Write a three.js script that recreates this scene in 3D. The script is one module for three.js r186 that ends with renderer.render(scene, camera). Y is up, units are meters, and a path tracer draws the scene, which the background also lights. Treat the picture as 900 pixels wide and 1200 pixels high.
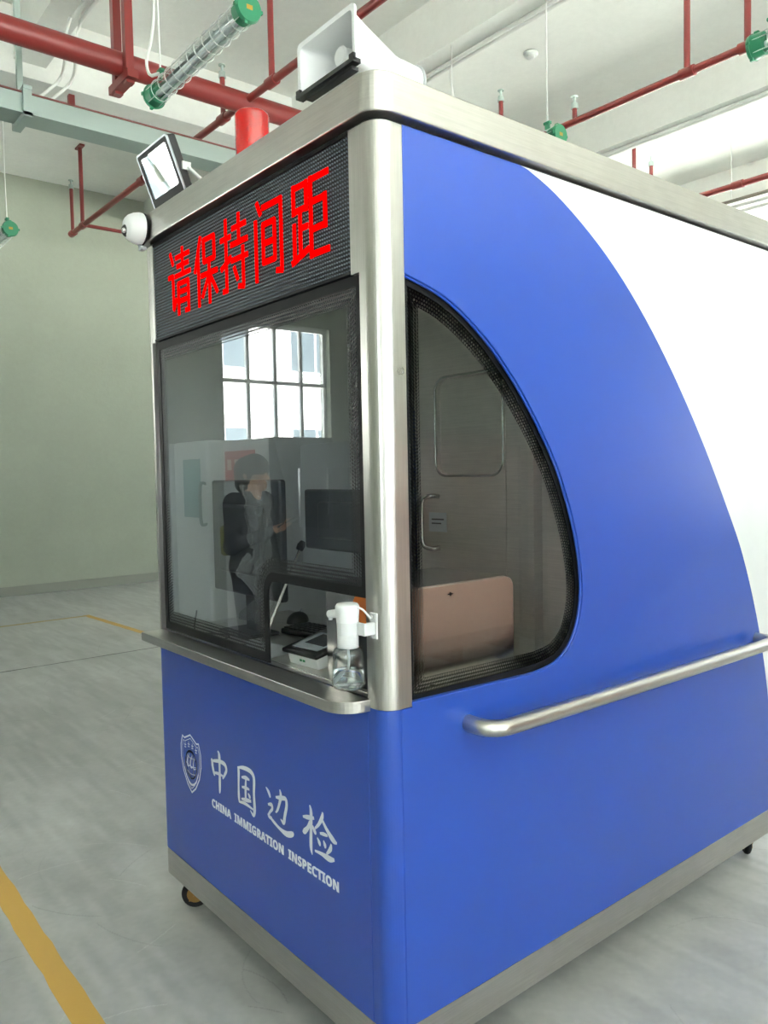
import * as THREE from 'three';
import { mergeGeometries, mergeVertices, toCreasedNormals } from 'three/addons/utils/BufferGeometryUtils.js';
import { RoundedBoxGeometry } from 'three/addons/geometries/RoundedBoxGeometry.js';
import { MarchingCubes } from 'three/addons/objects/MarchingCubes.js';
import { TextGeometry } from 'three/addons/geometries/TextGeometry.js';
import { FontLoader } from 'three/addons/loaders/FontLoader.js';

// ---------------------------------------------------------------- camera, sky, exposure
const scene = new THREE.Scene();
const camera = new THREE.PerspectiveCamera(66.045, 900 / 1200, 0.05, 200);
camera.position.set(1.4194, 1.5523, 1.1492);
camera.rotation.set(-0.05044, 0.88815, -0.01954, 'YXZ');
scene.add(camera);
scene.background = new THREE.Color(0.9, 0.97, 1.06);      // overcast sky
scene.backgroundIntensity = 6;
const sun = new THREE.DirectionalLight(new THREE.Color(1, 0.98, 0.95), 165);   // high hazy sun on the yard
sun.position.set(20, 42, -6); sun.castShadow = true; sun.shadow.radius = 3; sun.shadow.mapSize.set(2048, 2048);
Object.assign(sun.shadow.camera, { left: -32, right: 32, top: 32, bottom: -32, near: 1, far: 120 });
scene.add(sun, sun.target);
const renderer = new THREE.WebGLRenderer({ antialias: true });
renderer.toneMapping = THREE.LinearToneMapping;
renderer.toneMappingExposure = 1.3;
renderer.shadowMap.enabled = true;

// ---------------------------------------------------------------- helpers
let seed = 12345;
const rnd = () => { seed = (seed * 1664525 + 1013904223) % 4294967296; return seed / 4294967296; };
const used = new Map();
const numbered = (n) => { const k = used.get(n) ?? 0; used.set(n, k + 1); return k ? n + '_' + String(k).padStart(3, '0') : n; };
function tag(o, label, category, group, kind) {
  if (label) o.userData.label = label;
  if (category) o.userData.category = category;
  if (group) o.userData.group = group;
  if (kind) o.userData.kind = kind;
  return o;
}
function thing(name, label, category, [x, y, z] = [0, 0, 0], turn = 0, group) {
  const o = new THREE.Group(); o.name = numbered(name); o.position.set(x, y, z); o.rotation.y = turn;
  scene.add(o); return tag(o, label, category, group);
}
function part(name, geo, mat, parent, label) {
  const g = Array.isArray(geo) ? join(geo) : geo;
  const m = new THREE.Mesh(g, mat); m.castShadow = m.receiveShadow = true;
  m.name = parent ? name : numbered(name); (parent ?? scene).add(m);
  if (label) m.userData.label = label;
  return m;
}
function join(list) {
  return mergeGeometries(list.map((g) => { g = g.index ? g.toNonIndexed() : g.clone(); for (const k of Object.keys(g.attributes)) if (!['position', 'normal', 'uv'].includes(k)) g.deleteAttribute(k); if (!g.attributes.uv) g.setAttribute('uv', new THREE.BufferAttribute(new Float32Array(g.attributes.position.count * 2), 2)); return g; }));
}
// uv in metres, from the way each face points
function metric(g, s = 1) {
  g = g.index ? g.toNonIndexed() : g;
  const p = g.attributes.position, n = g.attributes.normal, uv = new Float32Array(p.count * 2);
  for (let i = 0; i < p.count; i++) {
    const ax = Math.abs(n.getX(i)), ay = Math.abs(n.getY(i)), az = Math.abs(n.getZ(i));
    const [u, v] = ax > ay && ax > az ? [p.getZ(i), p.getY(i)] : ay > az ? [p.getX(i), p.getZ(i)] : [p.getX(i), p.getY(i)];
    uv[i * 2] = u * s; uv[i * 2 + 1] = v * s;
  }
  g.setAttribute('uv', new THREE.BufferAttribute(uv, 2)); return g;
}
const box = (x0, x1, y0, y1, z0, z1) => metric(new THREE.BoxGeometry(x1 - x0, y1 - y0, z1 - z0).translate((x0 + x1) / 2, (y0 + y1) / 2, (z0 + z1) / 2));
const rbox = (w, h, d, r, x = 0, y = 0, z = 0, seg = 3) => new RoundedBoxGeometry(w, h, d, seg, r).translate(x, y, z);
const V = (x, y, z) => new THREE.Vector3(x, y, z);
function rod(a, b, r, r2 = r, seg = 12, open = false) {
  a = V(...a); b = V(...b); const d = b.clone().sub(a), g = new THREE.CylinderGeometry(r2, r, d.length(), seg, 1, open);
  g.applyQuaternion(new THREE.Quaternion().setFromUnitVectors(V(0, 1, 0), d.clone().normalize()));
  return g.translate((a.x + b.x) / 2, (a.y + b.y) / 2, (a.z + b.z) / 2);
}
function tube(pts, r, n = 40, seg = 8, tension = 0.5) {
  return new THREE.TubeGeometry(new THREE.CatmullRomCurve3(pts.map((p) => V(...p)), false, 'catmullrom', tension), n, r, seg, false);
}
const lathe = (pts, seg = 32) => new THREE.LatheGeometry(pts.map(([r, y]) => new THREE.Vector2(r, y)), seg);
function poly(pts, holes = []) {
  const s = new THREE.Shape(pts.map(([x, y]) => new THREE.Vector2(x, y)));
  for (const h of holes) s.holes.push(new THREE.Path(h.map(([x, y]) => new THREE.Vector2(x, y))));
  return s;
}
const ext = (shape, depth, bevel = 0, cs = 12) => new THREE.ExtrudeGeometry(shape, { depth, bevelEnabled: bevel > 0, bevelSize: bevel, bevelThickness: bevel, bevelOffset: -bevel, bevelSegments: 2, curveSegments: cs });
// shape drawn in (s, y), s = distance behind the front plane, standing in the plane x = const; depth grows towards +x
const sideways = (g, x) => g.applyMatrix4(new THREE.Matrix4().set(0, 0, 1, x, 0, 1, 0, 0, -1, 0, 0, 0, 0, 0, 0, 1));
// shape drawn in (x, -z), lying; depth grows upwards from y
const lying = (g, y) => g.rotateX(-Math.PI / 2).translate(0, y, 0);
function mirrorX(g, about) {
  g = g.index ? g.toNonIndexed() : g.clone();
  const p = g.attributes.position, n = g.attributes.normal;
  for (let i = 0; i < p.count; i++) { p.setX(i, about - p.getX(i)); n.setX(i, -n.getX(i)); }
  for (const a of Object.values(g.attributes)) for (let i = 0; i < a.count; i += 3) for (let k = 0; k < a.itemSize; k++) {
    const t = a.array[(i + 1) * a.itemSize + k]; a.array[(i + 1) * a.itemSize + k] = a.array[(i + 2) * a.itemSize + k]; a.array[(i + 2) * a.itemSize + k] = t;
  }
  return g;
}
// closed polygon moved inwards by d (counter-clockwise input)
function inset(pts, d) {
  const n = pts.length, out = [];
  let A = 0; for (let i = 0; i < n; i++) { const a = pts[i], b = pts[(i + 1) % n]; A += a[0] * b[1] - b[0] * a[1]; }
  const sg = A > 0 ? 1 : -1;
  for (let i = 0; i < n; i++) {
    const a = pts[(i + n - 1) % n], b = pts[i], c = pts[(i + 1) % n];
    const n1 = [-(b[1] - a[1]), b[0] - a[0]], n2 = [-(c[1] - b[1]), c[0] - b[0]], l1 = Math.hypot(...n1), l2 = Math.hypot(...n2);
    const m = [n1[0] / l1 + n2[0] / l2, n1[1] / l1 + n2[1] / l2], k = (2 * d) / Math.max(0.3, m[0] * m[0] + m[1] * m[1]);
    out.push([b[0] + sg * m[0] * k, b[1] + sg * m[1] * k]);
  }
  return out;
}
function arc(cx, cy, r, a0, a1, n = 8) { const o = []; for (let i = 0; i <= n; i++) { const a = a0 + ((a1 - a0) * i) / n; o.push([cx + r * Math.cos(a), cy + r * Math.sin(a)]); } return o; }
const rrect = (x0, x1, y0, y1, r, n = 8) => [...arc(x1 - r, y0 + r, r, -Math.PI / 2, 0, n), ...arc(x1 - r, y1 - r, r, 0, Math.PI / 2, n), ...arc(x0 + r, y1 - r, r, Math.PI / 2, Math.PI, n), ...arc(x0 + r, y0 + r, r, Math.PI, Math.PI * 1.5, n)];
const smooth = (pts, n, tension = 0.5) => new THREE.CatmullRomCurve3(pts.map(([x, y]) => V(x, y, 0)), false, 'centripetal', tension).getPoints(n).map((p) => [p.x, p.y]);

// ---------------------------------------------------------------- textures: grain, stains, brushing
function valueNoise(N, cells, sx = 1, sy = 1) {                    // tiling value noise, N x N
  const cx = Math.max(1, Math.round(cells * sx)), cy = Math.max(1, Math.round(cells * sy)), grid = Float32Array.from({ length: cx * cy }, rnd), out = new Float32Array(N * N);
  const s = (t) => t * t * (3 - 2 * t);
  for (let y = 0; y < N; y++) for (let x = 0; x < N; x++) {
    const fx = (x / N) * cx, fy = (y / N) * cy, ix = Math.floor(fx), iy = Math.floor(fy), tx = s(fx - ix), ty = s(fy - iy);
    const g = (a, b) => grid[(b % cy) * cx + (a % cx)];
    out[y * N + x] = (g(ix, iy) * (1 - tx) + g(ix + 1, iy) * tx) * (1 - ty) + (g(ix, iy + 1) * (1 - tx) + g(ix + 1, iy + 1) * tx) * ty;
  }
  return out;
}
function layers(N, list) { const o = new Float32Array(N * N); let sum = 0; for (const [c, w, sx, sy] of list) { const v = valueNoise(N, c, sx, sy); sum += w; for (let i = 0; i < o.length; i++) o[i] += v[i] * w; } for (let i = 0; i < o.length; i++) o[i] /= sum; return o; }
function tex(N, fn, srgb, repeat = 1) {
  const d = new Uint8Array(N * N * 4);
  for (let i = 0; i < N * N; i++) { const c = fn(i); d[i * 4] = c[0]; d[i * 4 + 1] = c[1]; d[i * 4 + 2] = c[2]; d[i * 4 + 3] = 255; }
  const t = new THREE.DataTexture(d, N, N); t.wrapS = t.wrapT = THREE.RepeatWrapping; t.magFilter = THREE.LinearFilter; t.minFilter = THREE.LinearMipmapLinearFilter; t.generateMipmaps = true;
  if (srgb) t.colorSpace = THREE.SRGBColorSpace; t.repeat.set(repeat, repeat); t.needsUpdate = true; return t;
}
const clampB = (v) => Math.max(0, Math.min(255, v));
const grey = (v) => { v = clampB(v); return [v, v, v]; };

// concrete floor: mottled, trowel sweeps, scratches, scuffs
const FN = 1024;
const fl = layers(FN, [[6, 1], [17, 0.9], [60, 0.7], [240, 0.6]]), fs = layers(FN, [[10, 1, 0.5, 3], [40, 1, 0.5, 3]]), fd = layers(FN, [[4, 1], [9, 1]]);
const scr = new Float32Array(FN * FN);
for (let k = 0; k < 260; k++) {
  let x = rnd() * FN, y = rnd() * FN, a = rnd() * 6.28, L = 10 + rnd() * 90, w = (rnd() - 0.5) * 26, c = (rnd() - 0.5) * 0.03;
  for (let i = 0; i < L; i++) { x += Math.cos(a); y += Math.sin(a); a += c; scr[((Math.floor(y) % FN + FN) % FN) * FN + ((Math.floor(x) % FN + FN) % FN)] += w; }
}
const floorMap = tex(FN, (i) => { const v = 168 + (fl[i] - 0.5) * 38 + (fs[i] - 0.5) * 34 + (fd[i] - 0.5) * 14 + scr[i] * 1.5; return [clampB(v), clampB(v + 1), clampB(v - 1)]; }, true, 0.25);
const floorRough = tex(FN, (i) => grey(104 + (fl[i] - 0.5) * 60 + (fd[i] - 0.5) * 30 - scr[i]), false, 0.25);
// plaster
const pl = layers(512, [[4, 1], [14, 0.7], [70, 0.5], [200, 0.4]]);
const plasterBump = tex(512, (i) => grey(pl[i] * 255), false, 0.5);
const plasterMap = tex(512, (i) => { const v = 247 + (pl[i] - 0.5) * 18; return [clampB(v), clampB(v), clampB(v)]; }, true, 0.3);
// brushed steel: fine streaks; smudges
const bsH = layers(512, [[256, 1, 0.03, 1], [120, 0.6, 0.02, 1]]), smu = layers(512, [[5, 1], [13, 0.8], [33, 0.5]]);
const steelRough = tex(512, (i) => grey(78 + (smu[i] - 0.5) * 26), false, 1);
const steelTone = tex(512, (i) => grey(238 + (bsH[i] - 0.5) * 18 + (smu[i] - 0.5) * 12), true, 2);
const vert = (t) => { const c = t.clone(); c.rotation = Math.PI / 2; c.needsUpdate = true; return c; };
const paintTone = tex(512, (i) => grey(248 + (smu[i] - 0.5) * 12), true, 0.6);

const std = (color, roughness = 0.6, metalness = 0, extra = {}) => new THREE.MeshPhysicalMaterial({ color, roughness, metalness, ...extra });
const M = {
  floor: std('#ffffff', 1, 0, { map: floorMap, roughnessMap: floorRough, specularIntensity: 0.9 }),
  wall: std('#999f91', 0.9, 0, { map: plasterMap, bumpMap: plasterBump, bumpScale: 0.004 }),
  ceiling: std('#f1f3ed', 0.95, 0, { map: plasterMap, bumpMap: plasterBump, bumpScale: 0.0015 }),
  skirting: std('#7d8078', 0.7),
  steel: std('#cfcdc8', 1, 1, { map: steelTone, roughnessMap: steelRough }),
  steelV: std('#cfcdc8', 1, 1, { map: vert(steelTone), roughnessMap: steelRough }),
  polished: std('#d6d2cd', 0.2, 1),
  steelPlain: std('#c9c9c6', 0.26, 1),
  chrome: std('#d8d8d6', 0.12, 1),
  blue: std('#1c47a8', 0.34, 0, { map: paintTone, clearcoat: 0.3, clearcoatRoughness: 0.22 }),
  white: std('#eef2f1', 0.38, 0, { map: paintTone, clearcoat: 0.25, clearcoatRoughness: 0.2 }),
  print: std('#e9edf2', 0.5),
  black: std('#0b0c0f', 0.55, 0, { specularIntensity: 0.4 }),
  rubber: std('#131314', 0.75),
  blackPlastic: std('#15171a', 0.42),
  greyPlastic: std('#9fa4a6', 0.5),
  whitePlastic: std('#eef0f0', 0.38),
  glass: std('#eef2f2', 0, 0, { transmission: 1, thickness: 0, ior: 1.5 }),
  mirror: std('#f0f3f3', 0, 0, { transmission: 1, thickness: 0, ior: 2.15 }),
  inner: std('#f0ebe3', 0.42, 0.05, { map: steelTone }),
  lining: std('#d9dbd8', 0.6),
  tinted: std('#f4f6f5', 0, 0, { transmission: 1, thickness: 0, ior: 1.52 }),
  clear: std('#f6fafa', 0.02, 0, { transmission: 1, thickness: 0, ior: 1.45 }),
  solidGlass: std('#f2f6f6', 0.02, 0, { transmission: 1, thickness: 0.003, ior: 1.42 }),
  liquid: std('#f4f9fb', 0, 0, { transmission: 1, thickness: 0.06, ior: 1.34 }),
  film: std('#eef0f1', 0.12, 0, { transmission: 0.88, thickness: 0, ior: 1.45 }),
  redPipe: std('#701d1a', 0.45, 0, { clearcoat: 0.2, clearcoatRoughness: 0.3 }),
  galv: std('#a9b8b3', 0.45, 0.75),
  greenCap: std('#237150', 0.42),
  conduit: std('#dfe1dc', 0.6),
  wire: std('#cfd3d0', 0.35, 0.8),
  led: std('#0d1015', 0.6),
  bead: std('#566069', 0.5),
  ledRed: std('#080000', 1, 0, { specularIntensity: 0, emissive: new THREE.Color(1, 0, 0), emissiveIntensity: 1.15 }),
  beaconRed: std('#e0221c', 0.12, 0, { transmission: 0.45, thickness: 0, clearcoat: 0.6 }),
  yellow: std('#c09a4e', 0.6),
  brass: std('#a5824c', 0.4, 0.7),
  orange: std('#d9701f', 0.5),
  crate: std('#dcb1a2', 0.7),
  skin: std('#c99a7c', 0.6),
};

// ================================================================ THE HALL
const X0 = -9.8, X1 = 8.5, Z0 = -13, Z1 = 9, H = 5.55;
const floor = tag(part('floor', box(X0, X1, -0.2, 0, Z0, Z1), M.floor), 'grey polished concrete factory floor with scuffs and joints', null, null, 'structure');
// painted lines and sawn joints lie on / in the floor
function wornStrip(x0, z0, x1, z1, w, y = 0.0012) {
  const d = [x1 - x0, z1 - z0], L = Math.hypot(...d), n = [-d[1] / L, d[0] / L], N = Math.max(8, Math.round(L / 0.08)), a = [], b = [];
  for (let i = 0; i <= N; i++) { const t = i / N, e1 = w / 2 + (rnd() - 0.5) * 0.008, e2 = w / 2 + (rnd() - 0.5) * 0.008; a.push([x0 + d[0] * t + n[0] * e1, -(z0 + d[1] * t + n[1] * e1)]); b.push([x0 + d[0] * t - n[0] * e2, -(z0 + d[1] * t - n[1] * e2)]); }
  const g = ext(poly([...a, ...b.reverse()]), 0.001); return lying(g, y - 0.001);
}
part('painted_line', wornStrip(-6.5, 0.44, 4, 0.47, 0.075), M.yellow, floor, 'worn yellow painted line');
part('painted_line', wornStrip(-7.6, -1.8, -2.2, -2.12, 0.07), M.yellow, floor, 'worn yellow painted line');
part('painted_line', wornStrip(-7.55, -1.8, -7.62, 6, 0.07), std('#a99a72', 0.7), floor, 'faded yellow painted line');
part('floor_joint', wornStrip(-5.42, -12.9, -5.42, 8.9, 0.012), std('#5f605c', 0.9), floor, 'sawn joint in the concrete');
part('paint_stain', wornStrip(0.62, -1.02, 0.70, -0.98, 0.05), std('#b3a57d', 0.8), floor, 'smear of ochre paint');
part('paint_stain', wornStrip(0.55, -0.9, 0.63, -0.86, 0.06), std('#8fa5c4', 0.8), floor, 'smear of pale blue paint');

// walls with openings. Drawn in (u, y); windows as [u0, u1, y0, y1]
let winNo = 0;
function wall(name, label, axis, at, u0, u1, wins, inward, mat = M.wall) {
  const t = 0.3, s = poly([[u0, -0.2], [u1, -0.2], [u1, H + 0.3], [u0, H + 0.3]], wins.map(([a, b, c, d]) => [[a, c], [a, d], [b, d], [b, c]]));
  let g = ext(s, t);
  if (axis === 'x') { sideways(g, 0); g.scale(1, 1, 1); g.translate(inward > 0 ? at - t : at, 0, 0); }   // u = -z
  else g.translate(0, 0, inward > 0 ? at - t : at);
  tag(part(name, metric(g), mat), label, null, null, 'structure');
  for (const [a, b, c, d, nx = 3, split = 0.62] of wins) {
    winNo++;
    const w = new THREE.Group(); w.name = 'window_' + winNo; scene.add(w); tag(w, 'tall factory window with white aluminium frame in ' + label.split(' ').slice(0, 3).join(' '), null, null, 'structure');
    const put = (g2) => { if (axis === 'x') { sideways(g2, 0); g2.translate(at + (inward > 0 ? -0.18 : 0.12), 0, 0); } else g2.translate(0, 0, at + (inward > 0 ? -0.18 : 0.12)); return g2; };
    const fr = ext(poly([[a, c], [b, c], [b, d], [a, d]], [[[a + 0.06, c + 0.06], [a + 0.06, d - 0.06], [b - 0.06, d - 0.06], [b - 0.06, c + 0.06]]]), 0.06);
    part('frame', metric(put(fr)), M.whitePlastic, w);
    const my = c + (d - c) * split;
    for (let k = 1; k < nx; k++) { const u = a + ((b - a) * k) / nx; part('mullion', metric(put(ext(poly([[u - 0.03, c + 0.06], [u + 0.03, c + 0.06], [u + 0.03, d - 0.06], [u - 0.03, d - 0.06]]), 0.06))), M.whitePlastic, w); }
    part('transom', metric(put(ext(poly([[a + 0.06, my - 0.03], [b - 0.06, my - 0.03], [b - 0.06, my + 0.03], [a + 0.06, my + 0.03]]), 0.062))), M.whitePlastic, w);
    for (let k = 0; k < nx; k++) for (const [y0, y1] of [[c + 0.06, my], [my, d - 0.06]]) {
      const ua = a + ((b - a) * k) / nx + 0.02, ub = a + ((b - a) * (k + 1)) / nx - 0.02;
      part('pane', put(new THREE.ShapeGeometry(poly([[ua, y0], [ub, y0], [ub, y1], [ua, y1]])).translate(0, 0, 0.03)), M.glass, w);
    }
  }
}
wall('wall_left', 'grey-green plastered wall on the far left', 'x', X0, -Z1, -Z0, [[-6.8, -4.75, 0.95, 4.02, 4, 0.69]], 1);
wall('wall_right', 'window wall of the hall behind the camera', 'x', X1, -Z1, -Z0, [[-3.6, -0.2, 0.9, 4.6], [0.6, 4.0, 0.9, 4.6]], -1);
wall('wall_front', 'end wall of the hall behind the photographer', 'z', Z1, X0, X1, [[5.2, 8.0, 0.9, 4.4]], -1);
wall('wall_back', 'far end wall of the hall behind the booth', 'z', Z0, X0, X1, [[-9.0, -5.8, 0.9, 4.6], [-5.0, -1.8, 0.9, 4.6], [-1.0, 1.2, 0.9, 4.6, 2], [1.8, 4.6, 0.9, 4.6]], 1);
const skirt = tag(part('baseboard_left', box(X0, X0 + 0.02, 0, 0.13, Z0, Z1), M.skirting), 'dark grey painted skirting band along the left wall', null, null, 'structure');

const ceiling = tag(part('ceiling', box(X0, X1, H, H + 0.3, Z0, Z1), M.ceiling), 'white painted concrete ceiling slab with beams', null, null, 'structure');
for (const z of [7.9, 4.9, 2.1, -0.8, -3.58, -6.47, -9.4, -12.3]) part('beam', box(X0, X1, 5.1, H + 0.02, z - 0.26, z), M.ceiling, ceiling);
for (const x of [-5.82, 2.6]) part('beam', box(x - 0.3, x, 4.98, H + 0.02, Z0, Z1), M.ceiling, ceiling);

// outside: yard and the building across
tag(part('yard', box(-60, 60, -0.6, -0.25, -60, 60), std('#c2c2bc', 0.9)), 'concrete yard outside the windows', null, null, 'structure');
const opp = thing('opposite_building', 'pale building across the yard, mirrored in the service window', 'building', [-24, -0.25, 7], 0);
part('facade', box(-6, 0, 0, 9, -10, 16), std('#d5d6d2', 0.85), opp);
for (let r = 0; r < 2; r++) for (let k = 0; k < 6; k++) { const w = part('window', box(-0.02, 0.03, 1.4 + r * 4.2, 3.6 + r * 4.2, -8 + k * 4, -5.6 + k * 4), M.whitePlastic, opp); part('pane', box(0.02, 0.05, 1.5 + r * 4.2, 3.5 + r * 4.2, -7.9 + k * 4, -6.85 + k * 4), std('#4c555a', 0.15), w); part('pane', box(0.02, 0.05, 1.5 + r * 4.2, 3.5 + r * 4.2, -6.75 + k * 4, -5.7 + k * 4), std('#4c555a', 0.15), w); }

// ================================================================ THE BOOTH
const W = 1.328, D = 2.1, RC = 0.045, YB0 = 0.1, YB1 = 0.195, YP = 0.985, YT = 2.36;
const booth = thing('inspection_booth', 'blue and white immigration inspection booth with steel trim and red display', 'booth', [0, 0, 0]);
// outline of the booth in (x, -z)
const outline = (o, r) => rrect(-W - o, o, -o, D + o, r, 10);
part('base_skirt', metric(lying(ext(poly(outline(0.0, RC), [inset(outline(0, RC), 0.03)]), YB1 - YB0 - 0.002), YB0)), M.steel, booth);
part('floor_pan', box(-W + 0.02, -0.02, 0.14, 0.19, -D + 0.02, -0.02), M.galv, booth);

// side sheets: blue with the window notch, white behind the curve
const winCurve = smooth([[0.08, 2.018], [0.207, 1.981], [0.325, 1.914], [0.453, 1.803], [0.591, 1.634], [0.668, 1.502], [0.732, 1.326], [0.748, 1.18], [0.712, 1.065], [0.645, 1.008], [0.56, 0.99], [0.5, 0.988]], 60);
const bound = smooth([[0.496, 2.365], [0.638, 2.316], [0.833, 2.212], [1.006, 2.085], [1.197, 1.904], [1.409, 1.658], [1.586, 1.416], [1.713, 1.221], [1.849, 0.908], [1.93, 0.6], [1.985, 0.195]], 50);
const blueShape = poly([[RC, YB1], [1.983, YB1], ...bound.slice().reverse().map(([s, y]) => [s - 0.0015, Math.max(YB1, Math.min(YT, y))]), [0.08, YT], ...winCurve, [0.08, 0.997], [0.08, YP], [RC, YP]]);
const cornerLow = (rad, t) => poly([[-0.07, 0], [-rad, 0], ...arc(-rad, rad, rad, -Math.PI / 2, 0, 10).map(([x, y]) => [x, y]), [0, 0.06], [-t, 0.06], ...arc(-rad, rad, rad - t, 0, -Math.PI / 2, 10), [-0.07, t]]);
const blueGeo = () => metric(join([sideways(ext(blueShape, 0.024, 0.0025), -0.024), lying(ext(cornerLow(RC, 0.02), YP - YB1), YB1)]));
const whiteShape = poly([...bound.map(([s, y]) => [s + 0.0015, Math.max(YB1, Math.min(YT, y))]), [D - RC, YB1], [D - RC, YT]]);
const whiteGeo = () => metric(sideways(ext(whiteShape, 0.024, 0.001), -0.0245));
part('side_panel', blueGeo(), M.blue, booth, 'glossy blue side panel cut around the curved window');
part('side_panel', whiteGeo(), M.white, booth, 'white rear side panel');
const solidShape = poly([[RC, YB1], [1.983, YB1], ...bound.slice().reverse().map(([s, y]) => [s - 0.0015, Math.max(YB1, Math.min(YT, y))]), [0.08, YT], [0.08, YP], [RC, YP]]);
part('side_panel', mirrorX(metric(join([sideways(ext(solidShape, 0.024, 0.0025), -0.024), lying(ext(cornerLow(RC, 0.02), YP - YB1), YB1)])), -W), M.blue, booth);
part('side_panel', mirrorX(whiteGeo(), -W), M.white, booth);
part('back_panel', box(-W + 0.03, -0.03, YB1, YT, -D, -D + 0.03), M.white, booth);
part('front_panel', metric(ext(poly([[-W + 0.0715, YB1], [-0.0715, YB1], [-0.0715, YP], [-W + 0.0715, YP]]), 0.02, 0.001).translate(0, 0, -0.02)), M.blue, booth, 'blue front panel carrying the lettering');

// pillars
const pillarPts = (a, b, t = 0.02) => [[-b, 0], ...arc(-RC, RC, RC, -Math.PI / 2, 0, 12), [0, a], [-t, a], ...arc(-RC, RC, RC - t, 0, -Math.PI / 2, 12), [-b, t]];
const pil = () => metric(lying(ext(poly(pillarPts(0.0805, 0.0695)), YT - YP - 0.002), YP + 0.001));
part('pillar', pil(), M.steelV, booth, 'brushed steel corner pillar');
part('pillar', mirrorX(metric(lying(ext(poly(pillarPts(0.0805, 0.052)), YT - YP - 0.002), YP + 0.001)), -W), M.steelV, booth);
part('pillar', box(-0.045, -0.002, YB1, YT, -D, -D + 0.045), M.steelV, booth);
part('pillar', box(-W + 0.002, -W + 0.045, YB1, YT, -D, -D + 0.045), M.steelV, booth);
part('trim_strip', box(-0.1035, -0.0705, 2.024, YT, -0.02, -0.001), M.steelV, booth);
part('trim_strip', box(-W + 0.053, -1.2505, 2.024, YT, -0.02, -0.002), M.steelV, booth);

// roof with rounded corners, shadow gap beneath
part('roof_gasket', lying(ext(poly(outline(-0.012, 0.04)), 0.016), YT - 0.004), M.rubber, booth);
part('roof', metric(lying(ext(poly(outline(0.022, 0.06)), 0.083, 0.003), YT + 0.0095 + 0.003)), M.steel, booth, 'brushed steel roof fascia with rounded corners');

// display
const led = part('led_display', box(-1.2495, -0.1045, 2.027, YT - 0.004, -0.06, -0.006), M.led, booth, 'black dot-matrix display panel');
{
  const bead = new THREE.CylinderGeometry(0.0021, 0.0026, 0.004, 6).rotateX(Math.PI / 2), nx = 114, ny = 32, im = new THREE.InstancedMesh(bead, M.bead, nx * ny), m = new THREE.Matrix4();
  for (let i = 0; i < nx; i++) for (let j = 0; j < ny; j++) im.setMatrixAt(i * ny + j, m.makeTranslation(-1.243 + i * 0.01, 2.036 + j * 0.01, -0.0045));
  im.name = 'diode_grid'; im.userData.kind = 'stuff'; im.userData.label = 'grid of unlit diodes'; led.add(im);
  part('frame_edge', [box(-1.2495, -0.1045, 2.352, 2.3605, -0.03, -0.0015), box(-1.2495, -0.1045, 2.0255, 2.0325, -0.03, 0.0005)], M.black, led);
}
// strokes of the lit characters in a unit cell
const LED = [
  [-1.124, 2.088, 0.162, 0.212, [[.1, .98, .22, .8], [0, .62, .2, .62], [.2, .62, .2, .12], [.2, .1, .34, .25], [.36, .88, .96, .88], [.42, .74, .92, .74], [.32, .6, 1, .6], [.66, 1, .66, .6], [.44, .47, .44, 0], [.44, .47, .9, .47], [.9, .47, .9, .02], [.92, .03, .76, .03], [.44, .34, .9, .34], [.44, .2, .9, .2]]],
  [-0.93, 2.088, 0.15, 0.212, [[.3, 1, .02, .52], [.18, .76, .18, 0], [.44, .93, .9, .93], [.44, .93, .44, .62], [.9, .93, .9, .62], [.44, .62, .9, .62], [.32, .43, 1, .43], [.67, .62, .67, 0], [.66, .42, .34, .12], [.68, .42, 1, .12]]],
  [-0.75, 2.092, 0.157, 0.218, [[0, .75, .37, .75], [.2, 1, .2, .05], [.22, .05, .06, .05], [0, .36, .38, .47], [.46, .84, .95, .84], [.7, 1, .7, .63], [.4, .63, 1, .63], [.42, .42, 1, .42], [.84, .55, .84, .03], [.85, .03, .66, .05], [.5, .32, .62, .15]]],
  [-0.552, 2.094, 0.15, 0.214, [[.12, 1, .24, .84], [.06, .78, .06, 0], [.32, .91, .97, .91], [.95, .91, .95, .03], [.96, .03, .78, .05], [.32, .69, .72, .69], [.32, .69, .32, .2], [.72, .69, .72, .2], [.32, .45, .72, .45], [.32, .21, .72, .21]]],
  [-0.357, 2.098, 0.166, 0.208, [[.06, .94, .42, .94], [.06, .65, .42, .65], [.06, .97, .06, .62], [.42, .97, .42, .62], [.24, .65, .24, .1], [.24, .42, .44, .42], [.07, .5, .07, .06], [0, .03, .46, .14], [.54, .98, .54, .02], [.54, .95, 1, .95], [.54, .68, .92, .68], [.92, .71, .92, .32], [.54, .35, .92, .35], [.54, .05, 1, .05]]],
];
for (const [x, y, w, h, strokes] of LED) {
  const gs = strokes.map(([a, b, c, d]) => {
    const dx = (c - a) * w, dy = (d - b) * h, L = Math.hypot(dx, dy), th = Math.abs(dx) > Math.abs(dy) * 2 ? 0.0155 : 0.0132;
    return new THREE.BoxGeometry(L + 0.006, th, 0.003).rotateZ(Math.atan2(dy, dx)).translate(x + ((a + c) / 2) * w, y + ((b + d) / 2) * h, -0.0018);
  });
  part('display_character', gs, M.ledRed, led, 'lit red character on the display');
}

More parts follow.
